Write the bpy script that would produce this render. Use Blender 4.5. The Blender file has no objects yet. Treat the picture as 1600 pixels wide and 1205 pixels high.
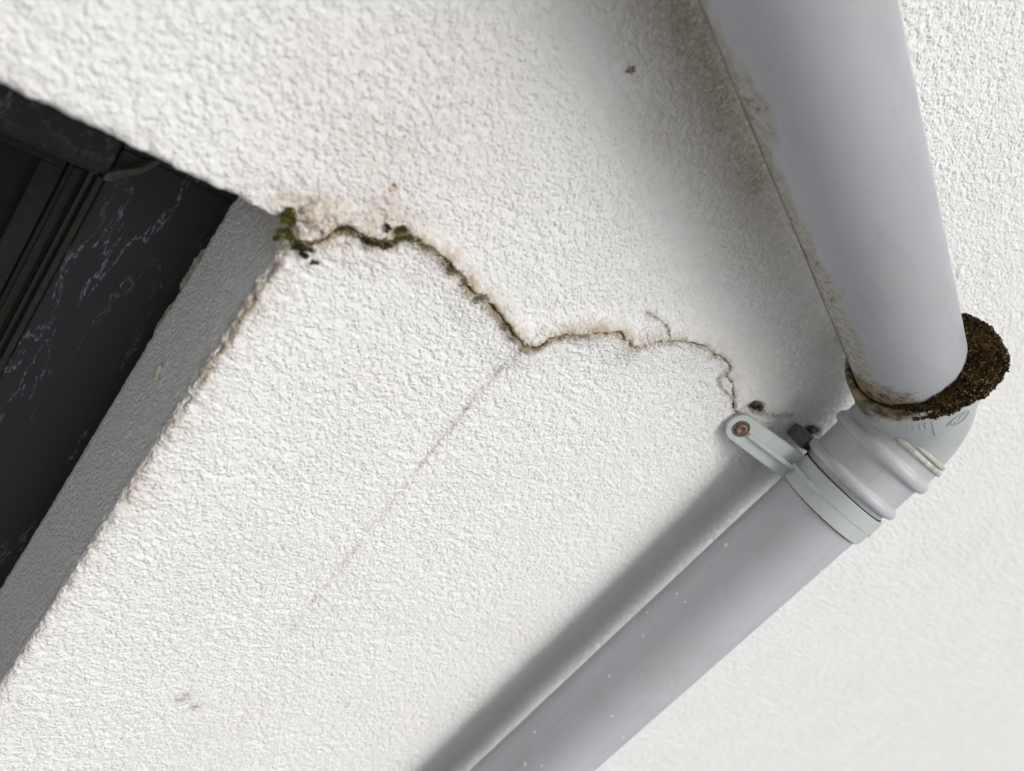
import bpy, bmesh, math, random
import numpy as np
from mathutils import Vector, Matrix

R = math.radians
random.seed(7)
rng = np.random.default_rng(11)
scene = bpy.context.scene
col = scene.collection

# ------------------------------------------------------------------ camera
# world: X along the wall to the right, Y into the wall (wall face is y = 0), Z up; metres
cam_d = bpy.data.cameras.new('camera')
cam = bpy.data.objects.new('camera', cam_d)
col.objects.link(cam)
right = Vector((-0.5976994, -0.3870508, 0.702102))
down = Vector((0.7377067, -0.6084169, 0.292605))
fwd = Vector((0.3139177, 0.6928351, 0.6491804))
M = Matrix((right, -down, -fwd)).transposed().to_4x4()
M.translation = Vector((0.0, -0.356, 0.0))
cam.matrix_world = M
cam_d.sensor_width = 36.0
cam_d.lens = 28.125
cam_d.clip_start = 0.01
cam_d.clip_end = 400.0
cam_d.dof.use_dof = True
cam_d.dof.focus_distance = 0.53
cam_d.dof.aperture_fstop = 5.6
scene.camera = cam

# ------------------------------------------------------------------ sky, sun, exposure
SUN = Vector((-0.64, -0.78, 0.15)).normalized()          # towards the light: front left, low
elev = math.asin(SUN.z)
world = bpy.data.worlds.new('World')
scene.world = world
world.use_nodes = True
wn = world.node_tree
bg = wn.nodes['Background']
sky = wn.nodes.new('ShaderNodeTexSky')
sky.sky_type = 'NISHITA'
sky.sun_disc = False
sky.sun_elevation = elev
sky.sun_rotation = math.atan2(SUN.x, SUN.y)
sky.dust_density = 3.0
hsv = wn.nodes.new('ShaderNodeHueSaturation')             # overcast: the sky is nearly grey
hsv.inputs['Saturation'].default_value = 0.10
wn.links.new(sky.outputs[0], hsv.inputs['Color'])
wn.links.new(hsv.outputs[0], bg.inputs['Color'])
bg.inputs['Strength'].default_value = 0.15
sun_d = bpy.data.lights.new('sun', 'SUN')
sun_d.energy = 0.66
sun_d.angle = R(52)
sun_d.color = (1.0, 0.99, 0.975)
sun = bpy.data.objects.new('sun', sun_d)
sun.rotation_euler = SUN.to_track_quat('Z', 'Y').to_euler()
sun.location = (-2, -3, 2)
col.objects.link(sun)
scene.view_settings.view_transform = 'Standard'
scene.view_settings.look = 'None'
scene.view_settings.exposure = 0.37
scene.view_settings.gamma = 1.0
scene.render.engine = 'CYCLES'

# ------------------------------------------------------------------ helpers
def tag(o, label=None, cat=None, group=None, kind=None):
    if label: o['label'] = label
    if cat: o['category'] = cat
    if group: o['group'] = group
    if kind: o['kind'] = kind
    return o

def empty(name, loc=(0, 0, 0)):
    o = bpy.data.objects.new(name, None)
    o.location = loc
    o.empty_display_size = 0.02
    col.objects.link(o)
    return o

def mesh_np(name, verts, quads, mat, parent=None, smooth=True, attrs=None):
    verts = np.asarray(verts, np.float32); quads = np.asarray(quads, np.int32)
    me = bpy.data.meshes.new(name)
    nv, nf, k = len(verts), len(quads), quads.shape[1]
    me.vertices.add(nv); me.loops.add(nf * k); me.polygons.add(nf)
    me.vertices.foreach_set('co', verts.ravel())
    me.loops.foreach_set('vertex_index', quads.ravel())
    me.polygons.foreach_set('loop_start', np.arange(0, nf * k, k, dtype=np.int32))
    me.polygons.foreach_set('loop_total', np.full(nf, k, np.int32))
    me.polygons.foreach_set('use_smooth', np.full(nf, smooth, bool))
    me.update(calc_edges=True)
    if attrs:
        for an, av in attrs.items():
            at = me.attributes.new(an, 'FLOAT', 'POINT')
            at.data.foreach_set('value', np.asarray(av, np.float32))
    me.materials.append(mat)
    o = bpy.data.objects.new(name, me)
    col.objects.link(o)
    if parent is not None: put(o, parent)
    return o

def put(o, parent):
    o.parent = parent
    if parent.type == 'EMPTY':
        o.matrix_parent_inverse = Matrix.Translation(-Vector(parent.location))

def mesh_bm(name, bm, mat, parent=None, smooth=False, bevel=0.0, seg=2, angle=40):
    if bevel > 0:
        es = [e for e in bm.edges if len(e.link_faces) == 2 and e.calc_face_angle(0) > R(angle)]
        bmesh.ops.bevel(bm, geom=es, offset=bevel, segments=seg, affect='EDGES', profile=0.5)
    bmesh.ops.recalc_face_normals(bm, faces=bm.faces)
    me = bpy.data.meshes.new(name)
    bm.to_mesh(me); bm.free()
    for p in me.polygons: p.use_smooth = smooth
    me.materials.append(mat)
    o = bpy.data.objects.new(name, me)
    col.objects.link(o)
    if parent is not None: put(o, parent)
    return o

def box_bm(lo, hi):
    bm = bmesh.new()
    bmesh.ops.create_cube(bm, size=1.0)
    for v in bm.verts:
        v.co = Vector([lo[i] + (v.co[i] + 0.5) * (hi[i] - lo[i]) for i in range(3)])
    return bm

# ---- gradient noise on arrays of points
perm = rng.permutation(256); perm = np.concatenate([perm, perm, perm])
grads = rng.normal(size=(256, 3)); grads /= np.linalg.norm(grads, axis=1)[:, None]
jit = rng.random((256, 3)).astype(np.float32)
def noise3(P, cell, seed=0):
    q = P / cell + seed * 17.31
    i = np.floor(q).astype(np.int64); f = q - i
    u = f * f * f * (f * (f * 6 - 15) + 10)
    out = 0.0
    for dx in (0, 1):
        for dy in (0, 1):
            for dz in (0, 1):
                hsh = perm[perm[perm[(i[:, 0] + dx) & 255] + ((i[:, 1] + dy) & 255)] + ((i[:, 2] + dz) & 255)]
                g = grads[hsh]
                d = g[:, 0] * (f[:, 0] - dx) + g[:, 1] * (f[:, 1] - dy) + g[:, 2] * (f[:, 2] - dz)
                w = (u[:, 0] if dx else 1 - u[:, 0]) * (u[:, 1] if dy else 1 - u[:, 1]) * (u[:, 2] if dz else 1 - u[:, 2])
                out = out + d * w
    return out
def pebbles(P, cell, seed=0):
    """distance to the nearest of jittered points, in cells"""
    q = (P / cell + seed * 9.7).astype(np.float32)
    i = np.floor(q).astype(np.int32); f = q - i
    best = np.full(len(P), 9.0, np.float32)
    for dx in (-1, 0, 1):
        for dy in (-1, 0, 1):
            for dz in (-1, 0, 1):
                hsh = perm[perm[perm[(i[:, 0] + dx) & 255] + ((i[:, 1] + dy) & 255)] + ((i[:, 2] + dz) & 255)]
                g = jit[hsh]
                d = (f[:, 0] - dx - g[:, 0]) ** 2 + (f[:, 1] - dy - g[:, 1]) ** 2 + (f[:, 2] - dz - g[:, 2]) ** 2
                np.minimum(best, d, out=best)
    return np.sqrt(best).astype(float)
def sstep(a, b, x):
    t = np.clip((x - a) / (b - a), 0, 1); return t * t * (3 - 2 * t)

# ---- node shortcuts
def new_mat(name):
    m = bpy.data.materials.new(name); m.use_nodes = True
    nt = m.node_tree
    return m, nt, nt.nodes['Principled BSDF']
def nd(nt, typ, **kw):
    n = nt.nodes.new(typ)
    for k, v in kw.items():
        if k in n.inputs: n.inputs[k].default_value = v
        else: setattr(n, k, v)
    return n
def noise_n(nt, scale, detail=3, rough=0.5, coord=None, dist=0.0):
    n = nd(nt, 'ShaderNodeTexNoise'); n.inputs['Scale'].default_value = scale
    n.inputs['Detail'].default_value = detail; n.inputs['Roughness'].default_value = rough
    n.inputs['Distortion'].default_value = dist
    if coord is not None: nt.links.new(coord, n.inputs['Vector'])
    return n.outputs['Fac']
def math_n(nt, op, a, b=None, clamp=False):
    n = nt.nodes.new('ShaderNodeMath'); n.operation = op; n.use_clamp = clamp
    for i, x in enumerate((a, b)):
        if x is None: continue
        if isinstance(x, (int, float)): n.inputs[i].default_value = x
        else: nt.links.new(x, n.inputs[i])
    return n.outputs[0]
def ramp_n(nt, x, lo, hi, a=0.0, b=1.0):
    n = nt.nodes.new('ShaderNodeMapRange'); n.interpolation_type = 'SMOOTHSTEP'
    nt.links.new(x, n.inputs['Value'])
    for k, v in (('From Min', lo), ('From Max', hi), ('To Min', a), ('To Max', b)): n.inputs[k].default_value = v
    return n.outputs['Result']
def mix_n(nt, fac, a, b):
    n = nt.nodes.new('ShaderNodeMix'); n.data_type = 'RGBA'
    for i, x in ((0, fac), (6, a), (7, b)):
        if isinstance(x, (int, float)): n.inputs[i].default_value = x
        elif isinstance(x, tuple): n.inputs[i].default_value = (*x, 1.0)
        else: nt.links.new(x, n.inputs[i])
    return n.outputs[2]
def attr_n(nt, name):
    n = nt.nodes.new('ShaderNodeAttribute'); n.attribute_name = name
    return n.outputs['Fac']
def bump_n(nt, height, dist, strength=1.0, normal=None):
    n = nt.nodes.new('ShaderNodeBump'); n.inputs['Distance'].default_value = dist
    n.inputs['Strength'].default_value = strength
    nt.links.new(height, n.inputs['Height'])
    if normal is not None: nt.links.new(normal, n.inputs['Normal'])
    return n.outputs['Normal']
def obj_coord(nt):
    return nt.nodes.new('ShaderNodeTexCoord').outputs['Object']

# ------------------------------------------------------------------ materials
def render_material():
    m, nt, b = new_mat('roughcast render')
    co = obj_coord(nt)
    n_f = noise_n(nt, 650, 3, 0.55, co)
    n_m = noise_n(nt, 210, 4, 0.6, co)
    n_l = noise_n(nt, 9, 3, 0.5, co)
    base = mix_n(nt, ramp_n(nt, noise_n(nt, 11, 5, 0.62, co), 0.42, 0.72), (0.80, 0.803, 0.805), (0.778, 0.774, 0.765))
    base = mix_n(nt, ramp_n(nt, noise_n(nt, 540, 2, 0.5, co), 0.72, 0.76, 0, 0.6), base, (0.40, 0.36, 0.30))
    base = mix_n(nt, ramp_n(nt, n_m, 0.50, 0.80, 0, 0.10), base, (0.62, 0.59, 0.54))
    base = mix_n(nt, attr_n(nt, 'bounce_lift'), base, (0.88, 0.88, 0.885))  # head reveal colour lifted in place of missing bounce light
    stain = attr_n(nt, 'stain')
    sf = math_n(nt, 'MULTIPLY', stain, ramp_n(nt, n_m, 0.25, 0.62, 0.25, 1.0), True)
    base = mix_n(nt, sf, base, (0.47, 0.385, 0.285))
    soot = attr_n(nt, 'soot')
    n_s = noise_n(nt, 480, 5, 0.75, co)
    sp = math_n(nt, 'ADD', math_n(nt, 'MULTIPLY', soot, 0.55), n_s)
    sp = ramp_n(nt, sp, 0.58, 1.02)
    sp = math_n(nt, 'MULTIPLY', sp, ramp_n(nt, soot, 0.02, 0.25), True)
    base = mix_n(nt, math_n(nt, 'MULTIPLY', sp, 0.9), base, (0.21, 0.16, 0.105))
    rust = attr_n(nt, 'rust')
    n_g0 = noise_n(nt, 260, 4, 0.7, co)
    rf = ramp_n(nt, math_n(nt, 'ADD', math_n(nt, 'MULTIPLY', rust, 0.6), n_g0), 0.84, 0.98)
    base = mix_n(nt, math_n(nt, 'MULTIPLY', rf, ramp_n(nt, rust, 0.02, 0.2)), base, (0.25, 0.115, 0.045))
    moss = attr_n(nt, 'moss')
    n_g = noise_n(nt, 420, 5, 0.7, co)
    mf = ramp_n(nt, math_n(nt, 'ADD', math_n(nt, 'MULTIPLY', moss, 0.6), n_g), 0.80, 0.98)
    mf = math_n(nt, 'MULTIPLY', mf, ramp_n(nt, moss, 0.02, 0.2), True)
    gcol = mix_n(nt, ramp_n(nt, noise_n(nt, 160, 2, 0.5, co), 0.4, 0.6), (0.075, 0.062, 0.036), (0.15, 0.125, 0.04))
    base = mix_n(nt, mf, base, gcol)
    # crack line: attribute holds (distance - half width) in mm
    crk = attr_n(nt, 'crack')
    cw = math_n(nt, 'ADD', crk, math_n(nt, 'MULTIPLY', math_n(nt, 'SUBTRACT', noise_n(nt, 500, 3, 0.6, co), 0.5), 1.6))
    cf = ramp_n(nt, cw, 0.35, -0.15)
    halo = ramp_n(nt, cw, 4.6, 0.0, 0.0, 0.95)
    halo = math_n(nt, 'MULTIPLY', halo, ramp_n(nt, n_s, 0.38, 0.60))
    halo = math_n(nt, 'MULTIPLY', halo, ramp_n(nt, noise_n(nt, 70, 3, 0.6, co), 0.32, 0.6, 0.25, 1.0))
    base = mix_n(nt, halo, base, (0.26, 0.20, 0.115))
    base = mix_n(nt, cf, base, (0.06, 0.047, 0.03))
    nt.links.new(base, b.inputs['Base Color'])
    b.inputs['Roughness'].default_value = 0.62
    b.inputs['Specular IOR Level'].default_value = 0.35
    vor = nd(nt, 'ShaderNodeTexVoronoi'); vor.inputs['Scale'].default_value = 390
    wv = nd(nt, 'ShaderNodeVectorMath'); wv.operation = 'ADD'
    nv = nd(nt, 'ShaderNodeTexNoise'); nv.inputs['Scale'].default_value = 160
    nt.links.new(co, nv.inputs['Vector'])
    wm = nd(nt, 'ShaderNodeVectorMath'); wm.operation = 'SCALE'; wm.inputs['Scale'].default_value = 0.004
    nt.links.new(nv.outputs['Color'], wm.inputs[0]); nt.links.new(co, wv.inputs[0]); nt.links.new(wm.outputs[0], wv.inputs[1])
    nt.links.new(wv.outputs[0], vor.inputs['Vector'])
    grain = ramp_n(nt, vor.outputs['Distance'], 0.75, 0.0)
    hgt = math_n(nt, 'ADD', math_n(nt, 'MULTIPLY', n_f, 0.5), math_n(nt, 'MULTIPLY', grain, 0.55))
    nrm = bump_n(nt, hgt, 0.0015, 1.0)
    nrm = bump_n(nt, cf, -0.0012, 1.0, nrm)
    nt.links.new(nrm, b.inputs['Normal'])
    return m

def pvc_material(name, colr, grime_attr=False, specks=False, rough=0.40, streak=(1, 1, 1)):
    m, nt, b = new_mat(name)
    co = obj_coord(nt)
    n1 = noise_n(nt, 14, 4, 0.6, co)
    base = mix_n(nt, ramp_n(nt, n1, 0.35, 0.7), colr, tuple(c * 0.93 for c in colr))
    n2 = noise_n(nt, 900, 2, 0.5, co)
    dust = ramp_n(nt, noise_n(nt, 420, 2, 0.5, co), 0.705, 0.74, 0, 0.6)
    base = mix_n(nt, dust, base, tuple(c * 0.45 for c in colr))
    stm = nd(nt, 'ShaderNodeMapping'); stm.inputs['Scale'].default_value = streak
    nt.links.new(co, stm.inputs['Vector'])
    stn = noise_n(nt, 120, 5, 0.65, stm.outputs[0])
    base = mix_n(nt, ramp_n(nt, stn, 0.50, 0.76, 0, 0.42), base, tuple(c * 0.78 for c in colr))
    base = mix_n(nt, ramp_n(nt, noise_n(nt, 28, 7, 0.72, co), 0.50, 0.76, 0, 0.45), base, (0.40, 0.385, 0.35))
    rgh = ramp_n(nt, noise_n(nt, 40, 4, 0.6, co), 0.3, 0.7, rough - 0.06, rough + 0.12)
    if specks:
        v = nd(nt, 'ShaderNodeTexVoronoi'); v.inputs['Scale'].default_value = 85
        nt.links.new(co, v.inputs['Vector'])
        sz = nd(nt, 'ShaderNodeSeparateColor'); nt.links.new(v.outputs['Color'], sz.inputs[0])
        thr = ramp_n(nt, sz.outputs[0], 0.60, 1.0, 0.0, 0.15)
        sp = math_n(nt, 'LESS_THAN', math_n(nt, 'ADD', v.outputs['Distance'], math_n(nt, 'MULTIPLY', math_n(nt, 'SUBTRACT', noise_n(nt, 700, 2, 0.5, co), 0.5), 0.22)), thr)
        base = mix_n(nt, sp, base, (0.78, 0.78, 0.77))
    if grime_attr:
        g = attr_n(nt, 'grime')
        st = nd(nt, 'ShaderNodeMapping'); st.inputs['Scale'].default_value = (1, 1, 1)
        nt.links.new(co, st.inputs['Vector'])
        ng = noise_n(nt, 60, 8, 0.72, st.outputs[0], 0.2)
        e = math_n(nt, 'ADD', g, math_n(nt, 'MULTIPLY', math_n(nt, 'SUBTRACT', ng, 0.5), 0.9))
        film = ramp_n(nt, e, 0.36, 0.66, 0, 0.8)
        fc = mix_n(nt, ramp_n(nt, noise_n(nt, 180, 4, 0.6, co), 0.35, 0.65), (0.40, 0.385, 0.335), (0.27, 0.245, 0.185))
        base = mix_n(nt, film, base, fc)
        base = mix_n(nt, ramp_n(nt, attr_n(nt, 'back'), 0.0, 1.0, 0.0, 0.8), base, (0.10, 0.09, 0.065))  # darker strip along the wall-facing side, sets off the pipe's outline
        nsp = noise_n(nt, 260, 4, 0.65, co, 0.8)
        spk = math_n(nt, 'MULTIPLY', ramp_n(nt, math_n(nt, 'ADD', nsp, math_n(nt, 'MULTIPLY', g, 0.16)), 0.70, 0.78), ramp_n(nt, e, 0.46, 0.58), True)
        base = mix_n(nt, spk, base, (0.055, 0.045, 0.025))
        rim = attr_n(nt, 'rim')
        nr = noise_n(nt, 330, 6, 0.75, co, 0.4)
        rr = ramp_n(nt, math_n(nt, 'ADD', math_n(nt, 'MULTIPLY', rim, 0.75), nr), 0.62, 0.92)
        rr = math_n(nt, 'MULTIPLY', rr, ramp_n(nt, rim, 0.02, 0.3), True)
        rc = mix_n(nt, ramp_n(nt, noise_n(nt, 150, 3, 0.6, co), 0.38, 0.62), (0.035, 0.03, 0.014), (0.24, 0.18, 0.10))
        base = mix_n(nt, rr, base, rc)
        rgh = math_n(nt, 'ADD', rgh, math_n(nt, 'MULTIPLY', film, 0.25), True)
        nt.links.new(bump_n(nt, math_n(nt, 'ADD', math_n(nt, 'MULTIPLY', film, 0.4), math_n(nt, 'MULTIPLY', nsp, film)), 0.0005, 0.7), b.inputs['Normal'])
    else:
        nt.links.new(bump_n(nt, n2, 0.00006, 0.4), b.inputs['Normal'])
    nt.links.new(base, b.inputs['Base Color'])
    nt.links.new(rgh, b.inputs['Roughness'])
    b.inputs['Specular IOR Level'].default_value = 0.45
    return m

def frame_material():
    m, nt, b = new_mat('dark scuffed frame')
    co = obj_coord(nt)
    mp = nd(nt, 'ShaderNodeMapping')
    mp.inputs['Scale'].default_value = (0.20, 1.0, 1.0)
    mp.inputs['Rotation'].default_value = (0, R(-14), 0)
    nt.links.new(co, mp.inputs['Vector'])
    w = nd(nt, 'ShaderNodeTexNoise'); w.inputs['Scale'].default_value = 40; w.inputs['Detail'].default_value = 7
    w.inputs['Roughness'].default_value = 0.62; w.inputs['Distortion'].default_value = 0.35
    nt.links.new(mp.outputs[0], w.inputs['Vector'])
    ridge = math_n(nt, 'ABSOLUTE', math_n(nt, 'SUBTRACT', w.outputs['Fac'], 0.52))
    vein = ramp_n(nt, ridge, 0.009, 0.0)
    gate = ramp_n(nt, noise_n(nt, 22, 3, 0.6, mp.outputs[0]), 0.40, 0.58)
    vein = math_n(nt, 'MULTIPLY', vein, gate)
    vein = math_n(nt, 'MULTIPLY', vein, ramp_n(nt, noise_n(nt, 300, 3, 0.6, co), 0.3, 0.6))
    base = mix_n(nt, math_n(nt, 'MULTIPLY', vein, 0.75), (0.010, 0.0108, 0.0135), (0.17, 0.18, 0.21))
    dust = ramp_n(nt, noise_n(nt, 520, 3, 0.6, co), 0.70, 0.78, 0, 0.5)
    base = mix_n(nt, dust, base, (0.10, 0.09, 0.075))
    ag = attr_n(nt, 'dirt')
    df = math_n(nt, 'MULTIPLY', ag, ramp_n(nt, noise_n(nt, 150, 6, 0.72, co, 0.3), 0.50, 0.72), True)
    base = mix_n(nt, df, base, (0.075, 0.068, 0.05))
    nt.links.new(base, b.inputs['Base Color'])
    b.inputs['Roughness'].default_value = 0.5
    b.inputs['Specular IOR Level'].default_value = 0.25
    nt.links.new(bump_n(nt, vein, 0.0001, 0.5), b.inputs['Normal'])
    return m

def plain_material(name, c, rough=0.6, spec=0.3, nscale=200, var=0.25, metallic=0.0, bump=0.0001):
    m, nt, b = new_mat(name)
    co = obj_coord(nt)
    n = noise_n(nt, nscale, 5, 0.6, co)
    base = mix_n(nt, ramp_n(nt, n, 0.3, 0.7), tuple(x * (1 + var) for x in c), tuple(x * (1 - var) for x in c))
    nt.links.new(base, b.inputs['Base Color'])
    b.inputs['Roughness'].default_value = rough
    b.inputs['Specular IOR Level'].default_value = spec
    b.inputs['Metallic'].default_value = metallic
    nt.links.new(bump_n(nt, n, bump, 0.8), b.inputs['Normal'])
    return m

def moss_material(name, mids):
    m, nt, b = new_mat(name)
    t = attr_n(nt, 'tint')
    cr = nd(nt, 'ShaderNodeValToRGB')
    els = cr.color_ramp.elements
    els[0].position = 0.0; els[0].color = (0.012, 0.009, 0.004, 1)
    els[1].position = 1.0; els[1].color = (0.42, 0.33, 0.20, 1)
    for p, c in mids:
        e = els.new(p); e.color = c
    nt.links.new(t, cr.inputs[0])
    nt.links.new(cr.outputs[0], b.inputs['Base Color'])
    b.inputs['Roughness'].default_value = 0.75
    b.inputs['Specular IOR Level'].default_value = 0.2
    return m

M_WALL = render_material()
M_PIPE = pvc_material('grey pvc pipe', (0.46, 0.472, 0.51), specks=True, streak=(0.06, 1, 1))  # same grey as the raking pipe, lightened in place of ground bounce
M_SOCKET = pvc_material('grey pvc socket', (0.47, 0.48, 0.51), streak=(0.3, 1, 1))  # lightened like the pipe, standing in for light from below
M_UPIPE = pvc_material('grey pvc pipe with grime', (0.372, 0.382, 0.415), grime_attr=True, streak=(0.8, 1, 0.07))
M_ELBOW = pvc_material('pale grey pvc bend', (0.43, 0.455, 0.465), grime_attr=True, rough=0.45)
M_CLIP = pvc_material('greenish grey plastic', (0.48, 0.515, 0.51), rough=0.45)
M_FRAME = frame_material()
M_RUBBER = plain_material('black rubber', (0.010, 0.010, 0.010), 0.7, 0.2)
M_LIP = plain_material('yellowed seal lip', (0.44, 0.435, 0.40), 0.5, 0.4)
M_SCREW = plain_material('rusty brass screw', (0.24, 0.15, 0.10), 0.5, 0.5, 600, 0.6, 0.6, 0.0003)
M_DARKPLASTIC = plain_material('dark grey plastic', (0.10, 0.10, 0.105), 0.6, 0.3)
M_SEALANT = plain_material('old sealant', (0.25, 0.235, 0.20), 0.7, 0.3, 260, 0.35, 0.0, 0.0006)
M_JOINT = plain_material('dirty joint strip', (0.055, 0.052, 0.042), 0.7, 0.25, 260, 0.4, 0.0, 0.0004)
M_EDGE = plain_material('olive brown frame edge', (0.012, 0.0115, 0.009), 0.6, 0.25, 240, 0.35)
M_PANE = plain_material('dark pane', (0.006, 0.006, 0.007), 0.45, 0.12, 60, 0.2, 0, 0.00002)
M_CHIP = plain_material('bare plaster chip', (0.66, 0.62, 0.55), 0.8, 0.2, 300, 0.15)
M_MOSS = moss_material('brown moss', ((0.28, (0.045, 0.028, 0.010, 1)), (0.50, (0.085, 0.068, 0.016, 1)), (0.70, (0.14, 0.065, 0.024, 1)), (0.88, (0.26, 0.15, 0.06, 1))))
M_MOSSG = moss_material('green moss', ((0.28, (0.035, 0.033, 0.012, 1)), (0.50, (0.13, 0.125, 0.020, 1)), (0.70, (0.20, 0.17, 0.03, 1)), (0.88, (0.28, 0.21, 0.08, 1))))
M_GROUND = plain_material('pale concrete paving', (0.78, 0.775, 0.76), 0.85, 0.2, 6, 0.15, 0, 0.003)

# ------------------------------------------------------------------ ground
g = bmesh.new()
bmesh.ops.create_grid(g, x_segments=8, y_segments=8, size=150)
for v in g.verts: v.co.z = -1.45
go = mesh_bm('ground', g, M_GROUND)  # out of view; put in pale to bounce light up the wall
tag(go, 'unseen pale paving below the wall, added for bounce light', 'ground', kind='structure')

# ------------------------------------------------------------------ cracked render wall
WX, WZ, WD = 0.128, 0.1557, 0.093          # window opening: left edge, head, depth of reveal
CRACK = [(0.1363,0.1535),(0.1344,0.1591),(0.1289,0.1697),(0.1232,0.1715),(0.1179,0.1752),(0.1154,0.1809),(0.1158,0.1876),(0.1171,0.1922),(0.1146,0.2003),(0.1120,0.2043),(0.1062,0.2042),(0.1043,0.2097),(0.1040,0.2199),(0.1051,0.2313),(0.1097,0.2435),(0.1132,0.2539),(0.1170,0.2652),(0.1154,0.2730),(0.1200,0.2835),(0.1247,0.2978),(0.1289,0.3103),(0.1316,0.3181),(0.1280,0.3243),(0.1238,0.3263),(0.1183,0.3309),(0.1121,0.3389),(0.1072,0.3463),(0.1009,0.3565),(0.0967,0.3650),(0.0951,0.3753),(0.0985,0.3819),(0.0992,0.3873),(0.0952,0.3965),(0.0888,0.4014),(0.0859,0.4041),(0.0859,0.4125),(0.0835,0.4195),(0.0780,0.4306),(0.0761,0.4437),(0.0746,0.4608),(0.0754,0.4729),(0.0766,0.4840),(0.0784,0.4897),(0.0877,0.4972),(0.0887,0.5075),(0.1007,0.5245),(0.1077,0.5366)]
# (points, half width start mm, half width end mm, jag mm)
BRANCHES = [
    ([(0.0762,0.3875),(0.0756,0.4009),(0.0768,0.4082),(0.0840,0.4176)], -0.12, 0.10, 0.5),
    ([(0.1294,0.1489),(0.1241,0.1556),(0.1231,0.1609),(0.1227,0.1667),(0.1246,0.1688),(0.1289,0.1697)], -0.05, 0.05, 0.7),
    ([(0.1068,0.5354),(0.1018,0.5413),(0.0975,0.5471),(0.0987,0.5653),(0.0959,0.5817),(0.0887,0.6032)], 0.6, -0.05, 0.8),
    ([(0.0787,0.4895),(0.0898,0.4903),(0.0957,0.5032),(0.0985,0.5179)], -0.2, -0.15, 0.8),
]
def jag(pts, amp, levels=3):
    pts = [np.array(p) for p in pts]
    for l in range(levels):
        out = []
        for a, b in zip(pts[:-1], pts[1:]):
            d = b - a; n = np.array([-d[1], d[0]]); L = np.linalg.norm(d) + 1e-9
            out += [a, (a + b) / 2 + n / L * rng.normal() * min(amp * 1e-3 * 0.55 ** l, 0.12 * L)]
        out.append(pts[-1]); pts = out
    return np.array(pts)
crack_line = jag(CRACK, 0.9)
BRANCH_LINES = [(jag(p, j, 3), w0, w1, j) for p, w0, w1, j in BRANCHES]

def dist_poly(X, Z, poly):
    best = np.full(len(X), 1e9); sgn = np.ones(len(X)); par = np.zeros(len(X))
    n = len(poly) - 1
    for i in range(n):
        a, b = poly[i], poly[i + 1]; d = b - a; L2 = d @ d + 1e-12
        t = np.clip(((X - a[0]) * d[0] + (Z - a[1]) * d[1]) / L2, 0, 1)
        dx = X - a[0] - t * d[0]; dz = Z - a[1] - t * d[1]
        dd = dx * dx + dz * dz
        k = dd < best
        best[k] = dd[k]; par[k] = (i + t[k]) / n
        sgn[k] = np.sign(dx[k] * d[1] - dz[k] * d[0])
    return np.sqrt(best), sgn, par

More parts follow.
